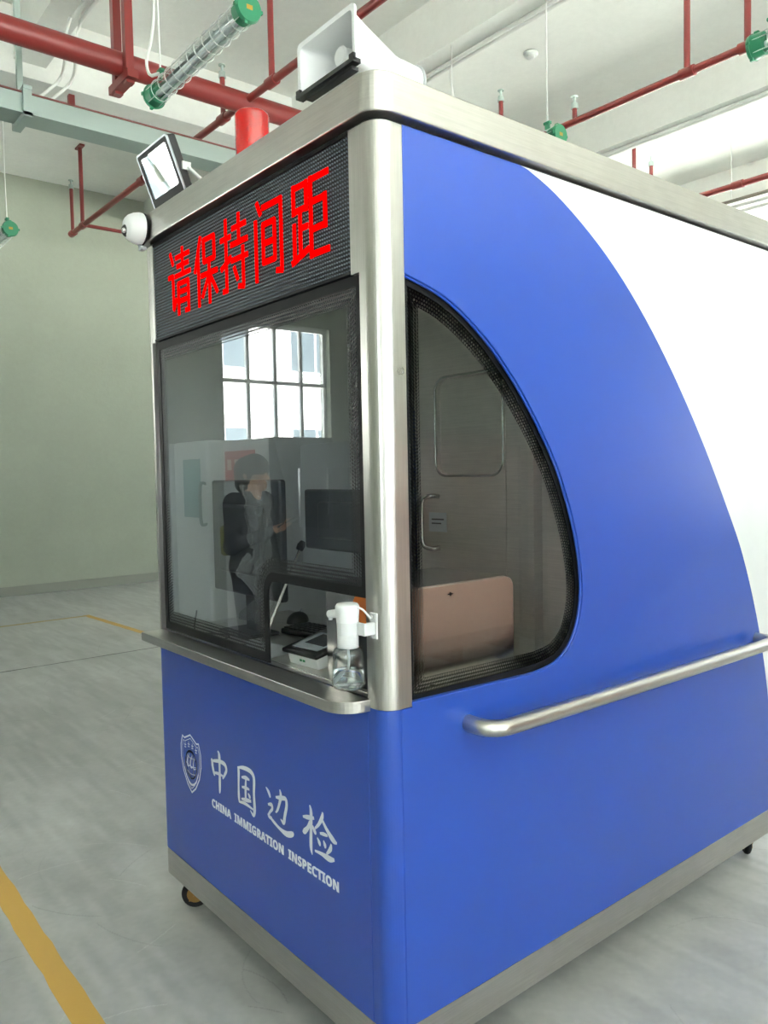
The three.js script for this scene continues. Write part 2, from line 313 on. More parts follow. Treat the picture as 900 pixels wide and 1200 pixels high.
// glazing with black printed border and dotted fade
function dotTex() {
  const cv = document.createElement('canvas'); cv.width = 64; cv.height = 256; const c = cv.getContext('2d');
  c.fillStyle = '#fff'; c.fillRect(0, 0, 64, 256); c.fillStyle = '#000';
  for (let r = 0; r < 4; r++) for (let k = -1; k <= 1; k++) { c.beginPath(); c.arc(32 + k * 64 + (r % 2 ? 32 : 0), 224 - r * 64, 17 + r * 3.2, 0, Math.PI * 2); c.fill(); }
  const t = new THREE.CanvasTexture(cv); t.wrapS = THREE.RepeatWrapping; t.wrapT = THREE.ClampToEdgeWrapping; return t;
}
M.frit = std('#0b0c0f', 0.5, 0, { alphaMap: dotTex(), transparent: true, side: THREE.DoubleSide });
function strip(outer, inner, pitch) {                              // closed band, u along, v across
  const pos = [], uv = [], nor = []; let u = 0;
  for (let i = 0; i < outer.length; i++) {
    const j = (i + 1) % outer.length, a = outer[i], b = outer[j], c = inner[j], d = inner[i], L = Math.hypot(b[0] - a[0], b[1] - a[1]) / pitch, v = u + L;
    for (const [p, q] of [[a, [u, 0]], [b, [v, 0]], [c, [v, 1]], [a, [u, 0]], [c, [v, 1]], [d, [u, 1]]]) { pos.push(p[0], p[1], 0); uv.push(...q); nor.push(0, 0, 1); }
    u = v;
  }
  const g = new THREE.BufferGeometry(); g.setAttribute('position', new THREE.Float32BufferAttribute(pos, 3)); g.setAttribute('normal', new THREE.Float32BufferAttribute(nor, 3)); g.setAttribute('uv', new THREE.Float32BufferAttribute(uv, 2)); return g;
}
const dens = (pts, step = 0.02) => { const o = []; for (let i = 0; i < pts.length; i++) { const a = pts[i], b = pts[(i + 1) % pts.length], n = Math.max(1, Math.round(Math.hypot(b[0] - a[0], b[1] - a[1]) / step)); for (let k = 0; k < n; k++) o.push([a[0] + ((b[0] - a[0]) * k) / n, a[1] + ((b[1] - a[1]) * k) / n]); } return o; };
function glazing(parent, pts, place, border, frit, mat, label) {
  const gl = part('window_glass', place(new THREE.ShapeGeometry(poly(pts))), mat, parent, label);
  const in1 = inset(pts, border), in2 = inset(pts, border + frit);
  part('black_border', place(ext(poly(pts, [in1]), 0.004).translate(0, 0, 0.0005)), M.black, gl);
  part('dotted_fade', place(strip(in1, in2, frit / 4).translate(0, 0, 0.002)), M.frit, gl, 'printed dots along the glass edge');
  return gl;
}
// front: notch for the service opening, lower right
const fx0 = -1.262, fx1 = -0.0715, fy0 = 1.008, fy1 = 2.023, ox = -0.572, oy = 1.284;
const frontPts = [[fx0, fy0], [ox + 0.03, fy0], ...arc(ox + 0.03 + 0.035, oy - 0.036 - 0.035, 0.035, Math.PI, Math.PI / 2, 6), [fx1, oy - 0.036], [fx1, fy1], [fx0, fy1]];
glazing(booth, frontPts, (g) => g.translate(0, 0, -0.014), 0.026, 0.04, M.mirror, 'reflecting front service window with a cut-out');
// side windows
const sideWin = [...winCurve, [0.08, 0.99]].map(([s, y]) => [s, y]);
glazing(booth, sideWin, (g) => sideways(g, -0.017), 0.018, 0.036, M.tinted, 'curved side window with black border');
part('window_gasket', [sideways(tube(winCurve.map(([s, y]) => [s - 0.0015, y - 0.0015, 0]), 0.004, 90, 6), -0.006)], M.blue, booth);

// shelf outside, desk inside
const shelfPts = [[-1.262, 0.0], [-1.262, -0.082], [-0.061 - 0.075, -0.082], ...arc(-0.061 - 0.075, -0.007, 0.075, -Math.PI / 2, 0, 12), [-0.061, 0.0]];
part('shelf', metric(lying(ext(poly(shelfPts), 0.026, 0.0015), 0.9785)), M.steel, booth, 'brushed steel counter shelf with a rounded corner');
part('desk', [box(-W + 0.03, -0.03, 0.972, 1.0, -0.55, -0.021), box(-W + 0.03, -0.03, 0.3, 0.972, -0.06, -0.04)], M.steel, booth);
part('shelf_seam', box(-0.6, -0.1, 1.0, 1.0015, -0.045, -0.042), M.steelPlain, booth);
// inside lining of the side sheets and under the roof
const liningShape = poly([[0.05, YB1], [1.24, YB1], [1.24, YT - 0.01], [0.085, YT - 0.01], ...winCurve, [0.085, 0.985], [0.05, 0.985]]);
part('lining', sideways(ext(liningShape, 0.004), -0.032), M.lining, booth);
part('lining', box(-W + 0.028, -W + 0.032, YB1, YT - 0.01, -1.24, -0.05), std('#a9adaa', 0.45, 0.2), booth);
part('inner_ceiling', box(-W + 0.04, -0.04, YT - 0.03, YT - 0.02, -1.24, -0.07), M.lining, booth);
// inner bulkhead with a door
const door = part('inner_door', metric(ext(poly(rrect(-W + 0.035, -0.746, 0.2, 2.3, 0.004, 2), [rrect(-1.154, -0.762, 1.535, 1.957, 0.06)]), 0.03, 0.002).translate(0, 0, -1.28)), M.inner, booth, 'steel inner door with a rounded window recess');
part('door_recess', metric(ext(poly(rrect(-1.16, -0.756, 1.529, 1.963, 0.062)), 0.006).translate(0, 0, -1.284)), M.inner, door);
part('recess_rim', new THREE.TubeGeometry(new THREE.CatmullRomCurve3(rrect(-1.158, -0.758, 1.531, 1.961, 0.062).map(([x, y]) => V(x, y, -1.249)), true), 120, 0.006, 6, true), M.steelPlain, door);
part('door_handle', tube([[-1.14, 1.44, -1.25], [-1.16, 1.443, -1.22], [-1.19, 1.43, -1.2], [-1.198, 1.38, -1.195], [-1.198, 1.27, -1.195], [-1.19, 1.222, -1.2], [-1.16, 1.209, -1.22], [-1.14, 1.212, -1.25]], 0.011, 50, 10), M.chrome, door, 'chrome grab handle');
part('bulkhead', [box(-0.742, -0.03, 0.2, YT, -1.28, -1.25), box(-W + 0.03, -0.742, 2.303, YT, -1.28, -1.25)], M.inner, booth);
part('bulkhead_post', box(-0.62, -0.56, 0.2, YT, -1.25, -1.2), M.inner, booth);

// handrail
part('handrail', tube([[-0.01, 0.906, -0.268], [0.03, 0.905, -0.268], [0.058, 0.903, -0.277], [0.076, 0.9, -0.31], [0.078, 0.898, -0.37], [0.078, 0.895, -0.8], [0.078, 0.893, -1.3], [0.078, 0.893, -1.73], [0.074, 0.893, -1.78], [0.055, 0.894, -1.808], [0.03, 0.894, -1.815], [-0.01, 0.894, -1.815]], 0.0215, 120, 20, 0.5), M.steel, booth, 'round brushed steel handrail');

// casters
for (const [x, z, turn] of [[-1.175, -0.05, 1.0], [-0.14, -0.14, 1.2], [-0.075, -1.9, 2.3], [-1.19, -1.9, 0.5]]) {
  const c = new THREE.Group(); c.name = 'caster'; c.position.set(x, 0, z); c.rotation.y = turn; booth.add(c);
  part('tire', new THREE.TorusGeometry(0.037, 0.013, 10, 28).translate(0, 0.05, 0), M.rubber, c);
  part('rim', new THREE.CylinderGeometry(0.034, 0.034, 0.02, 24).rotateX(Math.PI / 2).translate(0, 0.05, 0), M.brass, c);
  part('fork', [box(-0.022, 0.022, 0.03, 0.115, 0.015, 0.019), box(-0.022, 0.022, 0.03, 0.115, -0.019, -0.015), box(-0.03, 0.03, 0.108, 0.14, -0.03, 0.03), rod([0, 0.0465, -0.026], [0, 0.0465, 0.026], 0.006)], M.brass, c);
  part('brake_pedal', box(0.05, 0.095, 0.062, 0.07, -0.012, 0.012), std('#b9908a', 0.5, 0.4), c);
}

// lettering on the front panel
const font = await new FontLoader().loadAsync('fonts/droid/droid_sans_bold.typeface.json');
{
  const g = new TextGeometry('CHINA  IMMIGRATION  INSPECTION', { font, size: 1, depth: 0.02, curveSegments: 6, bevelEnabled: true, bevelSize: 0.028, bevelThickness: 0.005, bevelSegments: 1 }); g.computeBoundingBox();
  const b = g.boundingBox; g.translate(-b.min.x, -b.min.y, 0).scale(0.71 / (b.max.x - b.min.x), 0.0285 / (b.max.y - b.min.y), 0.03).translate(-0.917, 0.467, 0.0013);
  part('lettering', g, M.print, booth, 'white words CHINA IMMIGRATION INSPECTION');
}
// brush strokes: each a list of [x, y, half width] in cell units
function brush(stroke, ox, oy, w, h) {
  const c = new THREE.CatmullRomCurve3(stroke.map(([x, y, r]) => V(ox + x * w, oy + y * h, r * 0.108)), false, 'centripetal'), N = stroke.length * 6, L = [], R = [];
  for (let i = 0; i <= N; i++) { const p = c.getPoint(i / N), t = c.getTangent(i / N), l = Math.hypot(t.x, t.y) || 1, nx = -t.y / l, ny = t.x / l; L.push([p.x + nx * p.z, p.y + ny * p.z]); R.push([p.x - nx * p.z, p.y - ny * p.z]); }
  return ribbon(L, R);
}
function ribbon(L, R, z = 0.0018) {
  const pos = [], nor = [], uv = [];
  for (let i = 0; i < L.length - 1; i++) for (const p of [L[i], R[i], R[i + 1], L[i], R[i + 1], L[i + 1]]) { pos.push(p[0], p[1], z); nor.push(0, 0, 1); uv.push(0, 0); }
  const g = new THREE.BufferGeometry(); g.setAttribute('position', new THREE.Float32BufferAttribute(pos, 3)); g.setAttribute('normal', new THREE.Float32BufferAttribute(nor, 3)); g.setAttribute('uv', new THREE.Float32BufferAttribute(uv, 2)); return g;
}
const GLYPHS = [
  [-0.917, 0.528, 0.112, 0.138, [   // zhong
    [[.02, .68, .02], [.08, .7, .06], [.12, .55, .07], [.2, .4, .06], [.24, .36, .03]],
    [[.06, .68, .03], [.3, .73, .05], [.62, .78, .06], [.9, .76, .07], [.96, .66, .06], [.85, .52, .05], [.72, .4, .03]],
    [[.18, .42, .03], [.45, .46, .05], [.76, .47, .03]],
    [[.46, 1, .03], [.54, .94, .07], [.55, .6, .06], [.54, .3, .07], [.52, .05, .05], [.5, 0, .02]]]],
  [-0.74, 0.526, 0.112, 0.138, [    // guo
    [[.06, .92, .03], [.1, .86, .06], [.08, .5, .05], [.08, .2, .06], [.1, .1, .03]],
    [[.08, .9, .03], [.4, .96, .06], [.8, .96, .07], [.93, .88, .07], [.92, .5, .06], [.93, .12, .07], [.86, .01, .05], [.7, .08, .02]],
    [[.26, .72, .03], [.5, .76, .06], [.7, .76, .03]],
    [[.26, .5, .03], [.48, .53, .05], [.68, .54, .03]],
    [[.5, .74, .04], [.47, .5, .06], [.46, .28, .05]],
    [[.22, .22, .03], [.5, .26, .06], [.76, .3, .04]],
    [[.6, .44, .02], [.68, .38, .06], [.7, .34, .03]],
    [[.1, .12, .03], [.4, .16, .05], [.86, .14, .03]]]],
  [-0.568, 0.52, 0.15, 0.135, [     // bian
    [[.02, .88, .02], [.12, .8, .06], [.18, .7, .04]],
    [[.08, .52, .03], [.22, .55, .06], [.24, .48, .05], [.14, .36, .04], [.1, .27, .05], [.22, .25, .05]],
    [[.06, .3, .03], [.25, .22, .05], [.5, .14, .05], [.75, .12, .08], [.95, .2, .07], [.99, .24, .03]],
    [[.38, .78, .03], [.55, .82, .06], [.74, .86, .06], [.77, .76, .06], [.7, .5, .06], [.64, .32, .06], [.54, .36, .02]],
    [[.54, 1, .03], [.57, .88, .06], [.5, .66, .05], [.42, .5, .04], [.36, .44, .02]]]],
  [-0.373, 0.524, 0.162, 0.135, [   // jian
    [[.02, .68, .03], [.16, .72, .06], [.36, .78, .04]],
    [[.24, 1, .03], [.27, .9, .06], [.26, .5, .06], [.25, .12, .06], [.28, 0, .02]],
    [[.24, .66, .05], [.16, .5, .06], [.04, .38, .07], [.01, .4, .03]],
    [[.3, .6, .04], [.38, .5, .06], [.4, .46, .03]],
    [[.62, 1, .03], [.6, .9, .06], [.5, .72, .05], [.38, .58, .03]],
    [[.58, .86, .04], [.72, .7, .06], [.9, .56, .08], [1, .54, .03]],
    [[.52, .54, .03], [.64, .57, .05], [.74, .58, .03]],
    [[.44, .42, .02], [.5, .34, .06], [.52, .28, .03]],
    [[.62, .44, .02], [.66, .36, .06], [.67, .3, .03]],
    [[.84, .46, .03], [.82, .36, .06], [.7, .2, .03]],
    [[.36, .12, .03], [.55, .14, .05], [.78, .14, .08], [.92, .18, .04]]]],
];
for (const [x, y, w, h, st] of GLYPHS) part('brush_character', st.map((s) => brush(s, x, y, w, h)), M.print, booth, 'white brush-written character');
{
  const sh = [[-1.066, 0.668], [-1.02, 0.648], [-1.004, 0.652], [-0.99, 0.618], [-0.99, 0.575], [-1.005, 0.53], [-1.035, 0.49], [-1.066, 0.468], [-1.097, 0.49], [-1.127, 0.53], [-1.142, 0.575], [-1.142, 0.618], [-1.128, 0.652], [-1.112, 0.648]];
  const cl = (pts, r) => { const L = inset(pts, -r), R = inset(pts, r); L.push(L[0]); R.push(R[0]); return ribbon(L, R); };
  const circ = (cx, cy, rx, ry, r, n = 28) => cl(Array.from({ length: n }, (_, i) => [cx + rx * Math.cos((i / n) * 6.2832), cy + ry * Math.sin((i / n) * 6.2832)]), r);
  const gs = [cl(sh, 0.0028), cl(inset(sh, 0.011), 0.0012), circ(-1.066, 0.565, 0.043, 0.047, 0.0022), circ(-1.066, 0.562, 0.019, 0.047, 0.0013)];
  const line = (pts) => gs.push(brush(pts.map(([a, b, r]) => [a, b, r]), 0, 0, 1, 1));
  for (const [dx, y] of [[0, 0.565]]) line([[-1.108 + dx, y, .012], [-1.066, y - 0.006, .012], [-1.024, y, .012]]);
  line([[-1.1, 0.592, .012], [-1.066, 0.587, .012], [-1.032, 0.592, .012]]); line([[-1.1, 0.538, .012], [-1.066, 0.532, .012], [-1.032, 0.538, .012]]);
  for (const dx of [-0.022, 0.002, 0.024]) line([[-1.066 + dx + 0.008, 0.6, .01], [-1.066 + dx - 0.006, 0.575, .03], [-1.066 + dx - 0.004, 0.555, .03], [-1.066 + dx + 0.014, 0.56, .012]]);
  line([[-1.118, 0.545, .012], [-1.1, 0.512, .03], [-1.066, 0.495, .034], [-1.032, 0.512, .03], [-1.014, 0.545, .012]]);
  for (let k = 0; k < 4; k++) { const x = -1.108 + k * 0.028, y = 0.628 + (k === 0 || k === 3 ? -0.004 : 0.004); line([[x - 0.008, y, .012], [x + 0.008, y + 0.002, .014]]); line([[x, y + 0.01, .012], [x - 0.001, y - 0.01, .014]]); line([[x - 0.007, y - 0.008, .01], [x + 0.007, y - 0.007, .012]]); }
  part('emblem', gs, M.print, booth, 'white shield emblem with a globe');
}

// ================================================================ ON THE ROOF
const YR = YT + 0.0095 + 0.089;
{ // horn loudspeaker, mouth towards +z
  const t = thing('horn_loudspeaker', 'white rectangular horn loudspeaker standing on the booth roof corner', 'loudspeaker', [-0.153, YR, -0.06]);
  const mouth = (w, h, z, r) => rrect(-w / 2, w / 2, -h / 2, h / 2, r, 4).map(([x, y]) => [x, y, z]);
  const rings = [mouth(0.236, 0.132, 0.085, 0.012), mouth(0.236, 0.132, 0.079, 0.012), mouth(0.214, 0.112, 0.077, 0.012), mouth(0.185, 0.104, 0.03, 0.02), mouth(0.145, 0.094, -0.04, 0.03), mouth(0.112, 0.092, -0.1, 0.044), mouth(0.1, 0.09, -0.135, 0.0449)];
  const inner = [mouth(0.236, 0.132, 0.085, 0.012), mouth(0.214, 0.11, 0.084, 0.012), mouth(0.175, 0.096, 0.03, 0.02), mouth(0.134, 0.086, -0.04, 0.03), mouth(0.1, 0.08, -0.08, 0.03)];
  const loft = (rs, flip, cap) => {
    const pos = [], n = rs[0].length;
    for (let i = 0; i < rs.length - 1; i++) for (let k = 0; k < n; k++) { const a = rs[i][k], b = rs[i][(k + 1) % n], c = rs[i + 1][(k + 1) % n], d = rs[i + 1][k]; for (const p of flip ? [a, b, c, a, c, d] : [a, c, b, a, d, c]) pos.push(...p); }
    if (cap) { const e = rs[rs.length - 1], z = e[0][2]; for (let k = 0; k < n; k++) pos.push(...(flip ? [...e[k], ...e[(k + 1) % n], 0, 0, z] : [...e[(k + 1) % n], ...e[k], 0, 0, z])); }
    const g = new THREE.BufferGeometry(); g.setAttribute('position', new THREE.Float32BufferAttribute(pos, 3)); return toCreasedNormals(g, 0.6);
  };
  const cy = 0.094;
  part('horn_shell', join([loft(rings, false, true), loft(inner, true, true)]).translate(0, cy, 0), M.whitePlastic, t);
  part('throat_cone', [rod([0.01, cy, -0.07], [0.01, cy, 0.045], 0.026, 0.022, 24), rod([0.01, cy, 0.0449], [0.01, cy, 0.05], 0.024, 0.019, 24)], M.whitePlastic, t);
  part('throat_ring', new THREE.TorusGeometry(0.03, 0.005, 8, 28, 4.6).rotateZ(2).translate(-0.07, cy - 0.02, 0.02), M.whitePlastic, t);
  part('driver', rod([0, cy, -0.128], [0, cy, -0.195], 0.05, 0.047, 28), M.whitePlastic, t);
  part('driver_rim', new THREE.TorusGeometry(0.048, 0.004, 8, 32).translate(0, cy, -0.193), M.greyPlastic, t);
  part('lower_strip', [box(-0.119, 0.119, 0.026, 0.036, 0.07, 0.092), box(-0.09, 0.1, 0.018, 0.027, 0.062, 0.082), box(-0.119, -0.102, 0.03, 0.046, 0.084, 0.0915), box(0.102, 0.119, 0.03, 0.046, 0.084, 0.0915)], M.blackPlastic, t, 'black clamp strip below the mouth');
  part('bracket', [box(-0.02, 0.02, 0, 0.006, -0.1, 0.06), box(-0.02, 0.02, 0, 0.05, -0.02, 0.0)], M.greyPlastic, t);
}
{ // beacon
  const t = thing('warning_beacon', 'red warning beacon on the booth roof', 'beacon', [-0.715, YR, -0.1]);
  part('beacon_base', lathe([[0, 0], [0.056, 0], [0.056, 0.014], [0.051, 0.022], [0.049, 0.034], [0, 0.034]], 36), M.whitePlastic, t);
  part('beacon_lens', lathe([[0.0485, 0.03], [0.0505, 0.05], [0.051, 0.1], [0.0515, 0.104], [0.051, 0.108], [0.052, 0.175], [0.05, 0.182], [0.044, 0.186], [0, 0.187]], 40), M.beaconRed, t);
  part('beacon_reflector', [rod([0, 0.03, 0], [0, 0.17, 0], 0.028, 0.028, 20), box(-0.034, 0.034, 0.05, 0.16, -0.002, 0.002)], std('#d23a30', 0.35), t);
}
{ // floodlight on a bracket, tipped towards the queue
  const t = thing('flood_light', 'small black flood light on a bracket at the roof edge', 'flood light', [-1.115, YR, -0.02]);
  const tilt = 0.36, head = new THREE.Group(); head.name = 'lamp_head'; head.position.set(0, 0.095, 0.018); head.rotation.x = tilt; t.add(head);
  part('housing', rbox(0.236, 0.205, 0.034, 0.008), M.blackPlastic, head);
  part('front_glass', box(-0.104, 0.104, -0.09, 0.09, 0.0172, 0.019), M.glass, head);
  part('face_frame', ext(poly(rrect(-0.116, 0.116, -0.1, 0.1, 0.008), [rrect(-0.098, 0.098, -0.045, 0.086, 0.01)]), 0.003).translate(0, 0, 0.0165), M.black, head);
  part('reflector', [box(-0.095, 0.095, -0.043, 0.084, 0.0165, 0.0172)], std('#c9cdd0', 0.3, 0.9), head);
  part('emitter_plate', box(-0.03, 0.035, -0.012, 0.05, 0.0171, 0.0185), std('#d8d6bf', 0.5), head);
  part('edge_rim', ext(poly(rrect(-0.12, 0.12, -0.1045, 0.1045, 0.01), [rrect(-0.115, 0.115, -0.0995, 0.0995, 0.008)]), 0.006).translate(0, 0, 0.014), std('#8b9095', 0.35, 0.8), head);
  part('bracket', [rod([0.124, 0.095, 0.0], [0.15, 0.03, -0.07], 0.006), box(0.12, 0.126, 0.085, 0.11, -0.01, 0.02), rod([0.15, 0.035, -0.07], [0.15, 0, -0.07], 0.008), box(-0.13, 0.165, 0, 0.006, -0.085, -0.055)], std('#dcdedd', 0.4, 0.3), t);
}
{ // dome camera on the fascia
  const t = thing('dome_camera', 'white dome security camera at the left end of the roof fascia', 'camera', [-1.262, 2.412, 0.0255]);
  part('gasket', lathe([[0, 0], [0.054, 0], [0.054, 0.007], [0, 0.007]], 36).rotateX(Math.PI / 2), M.rubber, t);
  part('housing', lathe([[0.053, 0.006], [0.054, 0.018], [0.05, 0.036], [0.041, 0.053], [0.03, 0.063], [0, 0.066]], 36).rotateX(Math.PI / 2), M.whitePlastic, t);
  const b = part('lens_ball', new THREE.SphereGeometry(0.023, 24, 16).translate(-0.004, -0.012, 0.052), M.blackPlastic, t);
  part('lens', new THREE.SphereGeometry(0.009, 16, 10).translate(0.006, -0.016, 0.07), M.chrome, b);
  part('cable_gland', [rod([-0.004, -0.05, 0.012], [-0.004, -0.072, 0.004], 0.008), rbox(0.03, 0.012, 0.018, 0.003, 0.004, -0.068, 0.006)], M.greyPlastic, t);
}

// ================================================================ COUNTER THINGS
{ // hand sanitizer dispenser held by a clamp on the pillar
  const t = thing('sanitizer_dispenser', 'clear hand sanitizer bottle with white pump clamped to the pillar', 'dispenser', [-0.078, 1.04, 0.05]);
  const R = 0.0405;
  part('bottle', lathe([[0.0, 0.002], [0.03, 0.0], [0.037, 0.004], [R, 0.014], [R - 0.002, 0.05], [R - 0.004, 0.085], [R - 0.007, 0.095], [0.026, 0.1], [0.022, 0.104], [0.02, 0.102], [0.024, 0.0975], [R - 0.0095, 0.092], [R - 0.0065, 0.083], [R - 0.0045, 0.05], [R - 0.0025, 0.015], [0.0355, 0.0065], [0.03, 0.003], [0, 0.0045]], 40), M.solidGlass, t);
  part('liquid', lathe([[0, 0.0048], [0.03, 0.0034], [0.0352, 0.0068], [R - 0.0028, 0.0152], [R - 0.0044, 0.044], [0, 0.044]], 40), M.liquid, t);
  part('dip_tube', tube([[0, 0.105, 0], [0.002, 0.06, 0], [-0.012, 0.03, 0], [-0.03, 0.01, 0.004]], 0.003, 24, 8), std('#e6eaec', 0.3), t);
  part('collar', lathe([[0, 0.098], [0.0255, 0.098], [0.026, 0.15], [0.0285, 0.185], [0.029, 0.197], [0.025, 0.203], [0, 0.205]], 36), M.whitePlastic, t);
  const sp = V(-0.55, 0, 0.83).normalize();                          // spout points towards the shelf edge
  part('spout', [rod([0, 0.181, 0], [-0.058, 0.172, 0.012], 0.0125, 0.0095, 16), rod([-0.054, 0.172, 0.011], [-0.054, 0.158, 0.011], 0.006, 0.005, 12)], M.whitePlastic, t);
  part('clamp', [new THREE.CylinderGeometry(0.0275, 0.0275, 0.03, 28, 1, true, 0.2, 2.6).translate(0, 0.145, 0), rbox(0.036, 0.03, 0.007, 0.002, 0.036, 0.145, -0.012), rbox(0.026, 0.062, 0.006, 0.002, 0.045, 0.15, -0.044), rbox(0.006, 0.03, 0.036, 0.002, 0.05, 0.145, -0.028)], std('#d9dbdb', 0.35), t);
  for (const y of [0.128, 0.172]) part('screw', rod([0.045, y, -0.042], [0.045, y, -0.0385], 0.005, 0.0045, 14), M.chrome, t);
  part('strap', tube([[0.024, 0.198, -0.004], [0.034, 0.19, -0.02], [0.044, 0.168, -0.036]], 0.0025, 16, 6), M.whitePlastic, t);
}
{ // fingerprint and document scanner
  const t = thing('document_scanner', 'black and white scanner terminal inside the service opening', 'scanner', [-0.475, 1.0, -0.175], 0.06);
  const prof = [[-0.1, 0.0], [0.1, 0.0], [0.105, 0.03], [0.1, 0.068], [-0.105, 0.03]];
  part('body', ext(poly([[-0.095, 0.0], [0.1, 0.0], [0.1, 0.072], [-0.105, 0.032]]), 0.13, 0.006).rotateY(Math.PI / 2).translate(-0.065, 0, 0), M.whitePlastic, t);
  const top = new THREE.Group(); top.name = 'top_plate'; top.position.set(0, 0.057, 0); top.rotation.x = 0.192; t.add(top);
  part('plate', rbox(0.165, 0.014, 0.235, 0.006, 0, 0.004, 0), M.blackPlastic, top);
  part('scan_glass', box(-0.062, 0.058, 0.0108, 0.0125, -0.02, 0.092), std('#aab2b8', 0.08, 0.2), top);
  part('scan_window', box(-0.04, 0.05, 0.012, 0.0132, -0.01, 0.06), std('#2c333a', 0.1), top);
  for (let k = 0; k < 3; k++) part('key', rbox(0.016, 0.005, 0.03, 0.002, -0.035 + k * 0.03, 0.0125, -0.07), std('#c4c9cc', 0.35), top);
  part('mark', [box(-0.012, -0.003, 0.014, 0.02, 0.1005, 0.1025), box(0.002, 0.012, 0.014, 0.02, 0.1005, 0.1025)], std('#1d6b45', 0.5), t);
}
{ // gooseneck microphone
  const t = thing('desk_microphone', 'silver desk microphone with a slanted rod behind the front glass', 'microphone', [-0.68, 1.0, -0.1], 0.2);
  part('base', ext(poly([[-0.06, 0], [0.06, 0], [0.058, 0.012], [-0.045, 0.045], [-0.06, 0.04]]), 0.1, 0.004).rotateY(Math.PI / 2).translate(-0.05, 0, 0), std('#c4c9cc', 0.4), t);
  part('rod', rod([-0.02, 0.03, 0.02], [-0.065, 0.305, -0.195], 0.006, 0.004, 12), M.steelPlain, t);
  part('head', lathe([[0, 0], [0.012, 0.004], [0.014, 0.02], [0.009, 0.034], [0, 0.036]], 16).rotateX(-0.6).translate(-0.065, 0.298, -0.19), M.rubber, t);
}
{ // monitor on the right of the desk: its back shows
  const t = thing('desk_monitor', 'dark monitor seen from behind, right side of the front window', 'monitor', [-0.6, 1.0, -0.34]);
  part('back_shell', rbox(0.45, 0.2, 0.03, 0.01, 0, 0.4, 0), std('#2a2d31', 0.5), t);
  part('bulge', rbox(0.25, 0.12, 0.03, 0.012, 0, 0.4, 0.018), std('#2a2d31', 0.5), t);
  part('screen', box(-0.21, 0.21, 0.31, 0.49, -0.017, -0.0155), M.black, t);
  part('stand', [rbox(0.05, 0.32, 0.02, 0.006, 0.12, 0.16, -0.01), rbox(0.2, 0.012, 0.14, 0.005, 0.12, 0.006, -0.01)], std('#2a2d31', 0.5), t);
}
{ // monitor wrapped in plastic film
  const t = thing('wrapped_monitor', 'dark monitor still wrapped in plastic film, left in the front window', 'monitor', [-1.0, 1.0, -0.2]);
  part('back_shell', rbox(0.47, 0.4, 0.03, 0.01, 0.01, 0.335, 0), std('#1c2024', 0.45), t);
  part('bulge', rbox(0.3, 0.24, 0.03, 0.014, 0, 0.33, 0.018), std('#1c2024', 0.5), t);
  part('screen', box(-0.21, 0.23, 0.15, 0.52, -0.017, -0.0155), M.black, t);
  part('stand', [rbox(0.07, 0.2, 0.025, 0.008, 0, 0.1, -0.02), rbox(0.2, 0.012, 0.13, 0.005, 0, 0.006, 0.0)], std('#1c2024', 0.5), t);
  const film = new THREE.PlaneGeometry(0.2, 0.46, 26, 60), p = film.attributes.position, fn = valueNoise(128, 18), fn2 = valueNoise(128, 6);
  for (let i = 0; i < p.count; i++) {
    const u = Math.max(0, Math.min(1, p.getX(i) / 0.2 + 0.5)), v = Math.max(0, Math.min(1, p.getY(i) / 0.46 + 0.5)), k = (Math.floor(v * 127) * 128 + Math.floor(u * 127)) | 0;
    p.setX(i, 0.155 + (u - 0.5) * 0.17 - (1 - u) * (fn2[Math.floor(v * 127) * 128] - 0.5) * 0.09 + (1 - v) * -0.03); p.setY(i, 0.29 + (v - 0.5) * 0.46); p.setZ(i, 0.042 + (fn[k] - 0.5) * 0.02 + (fn2[k] - 0.5) * 0.03);
  }
  film.computeVertexNormals(); part('plastic_film', film, M.film, t, 'crumpled clear film');
}
{ // keyboard
  const t = thing('keyboard', 'black keyboard on the desk inside the booth', 'keyboard', [-0.75, 1.0, -0.365], 0.12);
  part('case', rbox(0.36, 0.018, 0.13, 0.006, 0, 0.009, 0), M.blackPlastic, t);
  const key = new RoundedBoxGeometry(0.02, 0.007, 0.018, 1, 0.002), km = std('#202327', 0.45);
  for (let r = 0; r < 5; r++) for (let c = 0; c < 14; c++) { const k = new THREE.Mesh(key, km); k.name = 'key'; k.castShadow = true; k.position.set(-0.163 + c * 0.025, 0.0205, -0.046 + r * 0.023); t.add(k); }
}
{ const t = thing('computer_mouse', 'black computer mouse behind the keyboard in the booth', 'mouse', [-1.06, 1.0, -0.44], 0.5);
  part('shell', new THREE.SphereGeometry(0.05, 24, 12, 0, 6.2832, 0, 1.5708).scale(0.72, 0.75, 1.15), M.blackPlastic, t);
  part('wheel', new THREE.TorusGeometry(0.009, 0.004, 8, 16).rotateY(Math.PI / 2).translate(0, 0.032, -0.03), M.greyPlastic, t); }
{ const t = thing('orange_folder', 'orange file folder standing behind the sanitizer bottle', 'folder', [-0.135, 1.0, -0.075]);
  part('cover', ext(poly([[-0.08, 0], [0.08, 0], [0.08, 0.245], ...arc(-0.04, 0.205, 0.04, Math.PI / 2, Math.PI, 6)]), 0.012, 0.002).translate(0, 0, -0.006), M.orange, t);
  part('paper_edge', box(-0.079, 0.079, 0.004, 0.2, -0.0125, -0.0085), M.whitePlastic, t);
  part('stand', box(-0.09, 0.09, 0, 0.15, 0.009, 0.014), M.blackPlastic, t, 'black desk stand in front of the folder'); }
